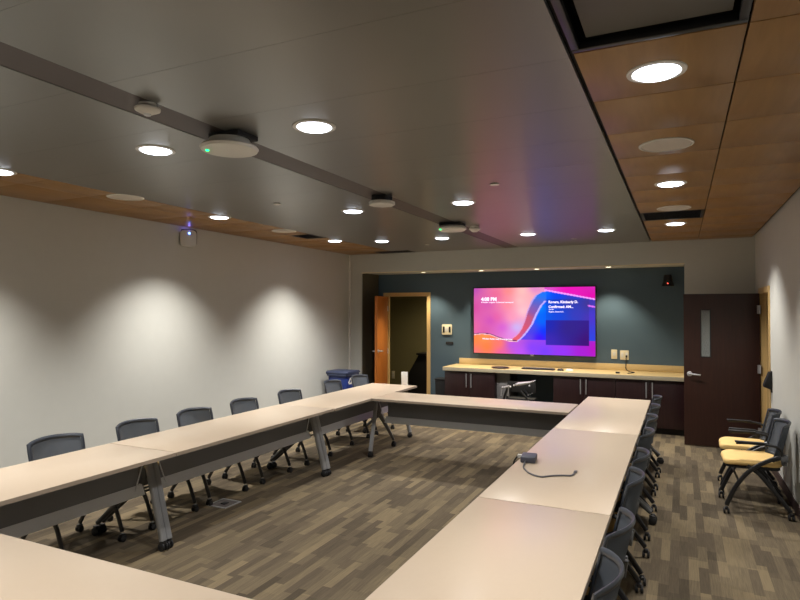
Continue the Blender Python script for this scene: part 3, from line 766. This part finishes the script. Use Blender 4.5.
for x, y, l in ((-1.36, 4.67, 'tiny white sprinkler cap right of the strip, above mid room'), (-3.505, 4.65, 'tiny white sprinkler cap left of the strip, above mid room'),
                (-1.364, 8.62, 'tiny white sprinkler cap near the back wall at right'), (-3.54, 8.47, 'tiny white sprinkler cap near the back wall at left')):
    o = obj('sprinkler_cap', MB().lathe([(0, -.012), (.03, -.012), (.038, -.009), (.038, -.006), (.028, -.004), (.028, 0), (0, 0)], (x, y, H), 20), M_white)
    tag(o, l, 'sprinkler cap', 'sprinkler caps')
# grilles
def grille(x0, x1, y0, y1, label, pane=True):
    cx, cy = (x0+x1)/2, (y0+y1)/2; w, d = (x1-x0)/2, (y1-y0)/2
    t = thing('air_grille', label, 'air grille', (cx, cy, H), 0, 'black air grilles in the ceiling')
    f = .03
    obj('frame', MB().box(-w, w, -d, -d+f, 0, .03, .003).box(-w, w, d-f, d, 0, .03, .003).box(-w, -w+f, -d+f, d-f, 0, .03, .003).box(w-f, w, -d+f, d-f, 0, .03, .003), M_blkm, t)
    obj('duct', MB().box(-w+.002, -w+.006, -d, d, .03, .15).box(w-.006, w-.002, -d, d, .03, .15).box(-w+.006, w-.006, -d, -d+.004, .03, .15).box(-w+.006, w-.006, d-.004, d, .03, .15).box(-w, w, -d, d, .15, .158), M_gap, t, False)
    if pane:
        obj('centre_plate', MB().box(-w+.06, w-.05, -d+.06, d-.055, .03, .04, .003), mat('plate_grey', (92, 88, 82), .6), t)
        obj('hanger', MB().tube([(-w+.2, 0, .04), (-w+.2, 0, .15)], .006, 6, False).tube([(w-.2, 0, .04), (w-.2, 0, .15)], .006, 6, False), M_blkm, t)
    else:
        b = MB(); n = 9
        for k in range(n): y = -d+f+(2*d-2*f)*(k+.5)/n; b.box(-w+f, w-f, y-.003, y+.003, .002, .026)
        obj('slats', b, M_blkm, t, False)
grille(GR+.012, .222, 1.225, 2.436, 'large black ceiling grille at the top edge, beside the nearest downlight')
grille(GR+.012, .222, 6.713, 7.316, 'small black ceiling grille in the right timber band, far end', False)
grille(-4.855, GW-.012, 6.565, 7.125, 'small black ceiling grille in the left timber band', False)
o = None
t = thing('air_grille', 'dark ceiling diffuser plate at the far left corner by the back wall', 'air grille', (-4.5, 9.31, H), 0, 'black air grilles in the ceiling')
obj('frame', MB().box(-.33, .33, -.16, .16, -.006, -.0005, .002), M_blkm, t); obj('slats', MB().box(-.3, .3, -.12, -.10, -.010, -.006).box(-.3, .3, -.04, -.02, -.010, -.006).box(-.3, .3, .04, .06, -.010, -.006), M_gap, t, False)
# devices on the strip
ZS = H+.012
t = thing('smoke_detector', 'small white round detector on the grey ceiling strip, nearest', 'detector', (-2.40, 2.13, H))
obj('base', MB().lathe([(0, 0), (.042, 0), (.042, -.012), (0, -.012)], (0, 0, 0), 24), M_white, t)
obj('housing', MB().lathe([(0, -.012), (.045, -.012), (.062, -.025), (.06, -.035), (.026, -.052), (0, -.052)], n=32), M_white, t)
obj('sensor', MB().lathe([(0, -.052), (.018, -.052), (.016, -.06), (0, -.06)], n=16), M_rail, t)
t = thing('access_point', 'white saucer-shaped access point with a green light, nearest, under the strip', 'access point', (-2.39, 2.715, H))
obj('mount', MB().box(-.09, .13, -.08, .1, -.03, 0, .005), M_blk, t)
obj('neck', MB().lathe([(0, -.03), (.115, -.03), (.13, -.06), (0, -.06)], n=36), M_white, t)
obj('dish', MB().lathe([(0, -.06), (.13, -.06), (.158, -.068), (.168, -.08), (.16, -.094), (.14, -.099), (0, -.1)], n=48), M_white, t)
obj('status_light', MB().lathe([(0, -.1), (.01, -.1), (.008, -.105), (0, -.105)], (-.09, -.085, 0), 12), M_led_g, t)
t = thing('ceiling_microphone', 'white octagonal ceiling box under the strip, in mid row', 'microphone', (-2.42, 4.74, H))
obj('mount', MB().box(-.07, .07, -.07, .07, -.05, 0, .004), M_blk, t)
oc = [(.12*math.cos(PI/8+k*PI/4), .12*math.sin(PI/8+k*PI/4)) for k in range(8)]
obj('housing', MB().prism(oc, 'z', -.085, -.05, .008), M_white, t)
t = thing('access_point', 'white saucer-shaped access point with a green light, farther, near the screen', 'access point', (-2.42, 6.55, H))
obj('mount', MB().box(-.13, .13, -.1, .1, -.035, 0, .005), M_blk, t)
obj('dish', MB().lathe([(0, -.035), (.14, -.035), (.165, -.055), (.168, -.075), (.14, -.092), (0, -.095)], n=40), M_white, t)
obj('status_light', MB().lathe([(0, -.09), (.012, -.09), (.01, -.1), (0, -.1)], (-.1, -.115, .012), 12), M_led_g, t)
t = thing('smoke_detector', 'small white round detector just right of the farther access point', 'detector', (-2.26, 6.90, H))
obj('base', MB().lathe([(0, 0), (.05, 0), (.05, -.02), (0, -.02)], n=24), M_white, t); obj('housing', MB().lathe([(0, -.02), (.06, -.02), (.07, -.035), (.03, -.07), (0, -.072)], n=28), M_white, t)
# small lights in the soffit over the blue wall
WP = 100
for i, (x, l) in enumerate(((-4.14, 'tiny warm soffit light above the left doorway'), (-3.07, 'tiny warm soffit light over the left end of the television'),
             (-2.13, 'tiny warm soffit light over the middle of the television'), (-1.02, 'tiny warm soffit light right of the television'))):
    t = thing('soffit_light', l, 'light', (x, 9.74, ZB-.012+.012), 0, 'soffit lights over the blue wall')
    obj('trim_ring', MB().lathe([(.042, -.001), (.055, -.001), (.053, -.007), (.042, -.008), (.042, -.001)], n=24), M_white, t)
    obj('diffuser', MB().lathe([(0, -.006), (.041, -.006), (.041, -.002), (0, -.002)], n=24), M_lampw, t)
    spot('lamp_beam', (0, 0, -.02), WP, 98, .6, (1, .88, .66), t, .03)

# unseen office lamp added to brighten the room beyond the left doorway
t = thing('office_fill_light', 'unseen added fill light in the office beyond the left doorway', 'light', (-4.3, 11.4, 2.7))
obj('trim_ring', MB().lathe([(.1, 0), (.12, 0), (.118, -.008), (.1, -.008), (.1, 0)], n=24), M_white, t)
obj('diffuser', MB().lathe([(0, -.005), (.099, -.005), (.099, -.001), (0, -.001)], n=24), emis('fill_diffuser', (255, 220, 170), 2), t)
spot('lamp_beam', (0, 0, -.03), 150, 150, 1, (1, .85, .6), t, .1)

# ------------------------------------------------------------------ world, camera, colour management
w = bpy.data.worlds.new('world'); bpy.context.scene.world = w; w.use_nodes = True
w.node_tree.nodes['Background'].inputs[0].default_value = (.02, .02, .022, 1); w.node_tree.nodes['Background'].inputs[1].default_value = .3
cd = bpy.data.cameras.new('camera'); cam = bpy.data.objects.new('camera', cd); col.objects.link(cam)
f, yaw, pit, roll = 595.38, .4412, .0189, .0018
cd.sensor_width = 36; cd.lens = f/800*36; cd.clip_start = .02
c, s = math.cos, math.sin
fw = Vector((-s(yaw)*c(pit), c(yaw)*c(pit), s(pit))); r = Vector((c(yaw), s(yaw), 0)); u = r.cross(fw)
r2 = r*c(roll)+u*s(roll); u2 = -r*s(roll)+u*c(roll)
Mx = Matrix((r2, u2, -fw)).transposed().to_4x4(); Mx.translation = Vector((0, 0, 1.8)); cam.matrix_world = Mx
sc_ = bpy.context.scene; sc_.camera = cam
vs = sc_.view_settings; vs.view_transform = 'Standard'; vs.look = 'None'; vs.gamma = 1; vs.use_curve_mapping = False; vs.exposure = 0.0
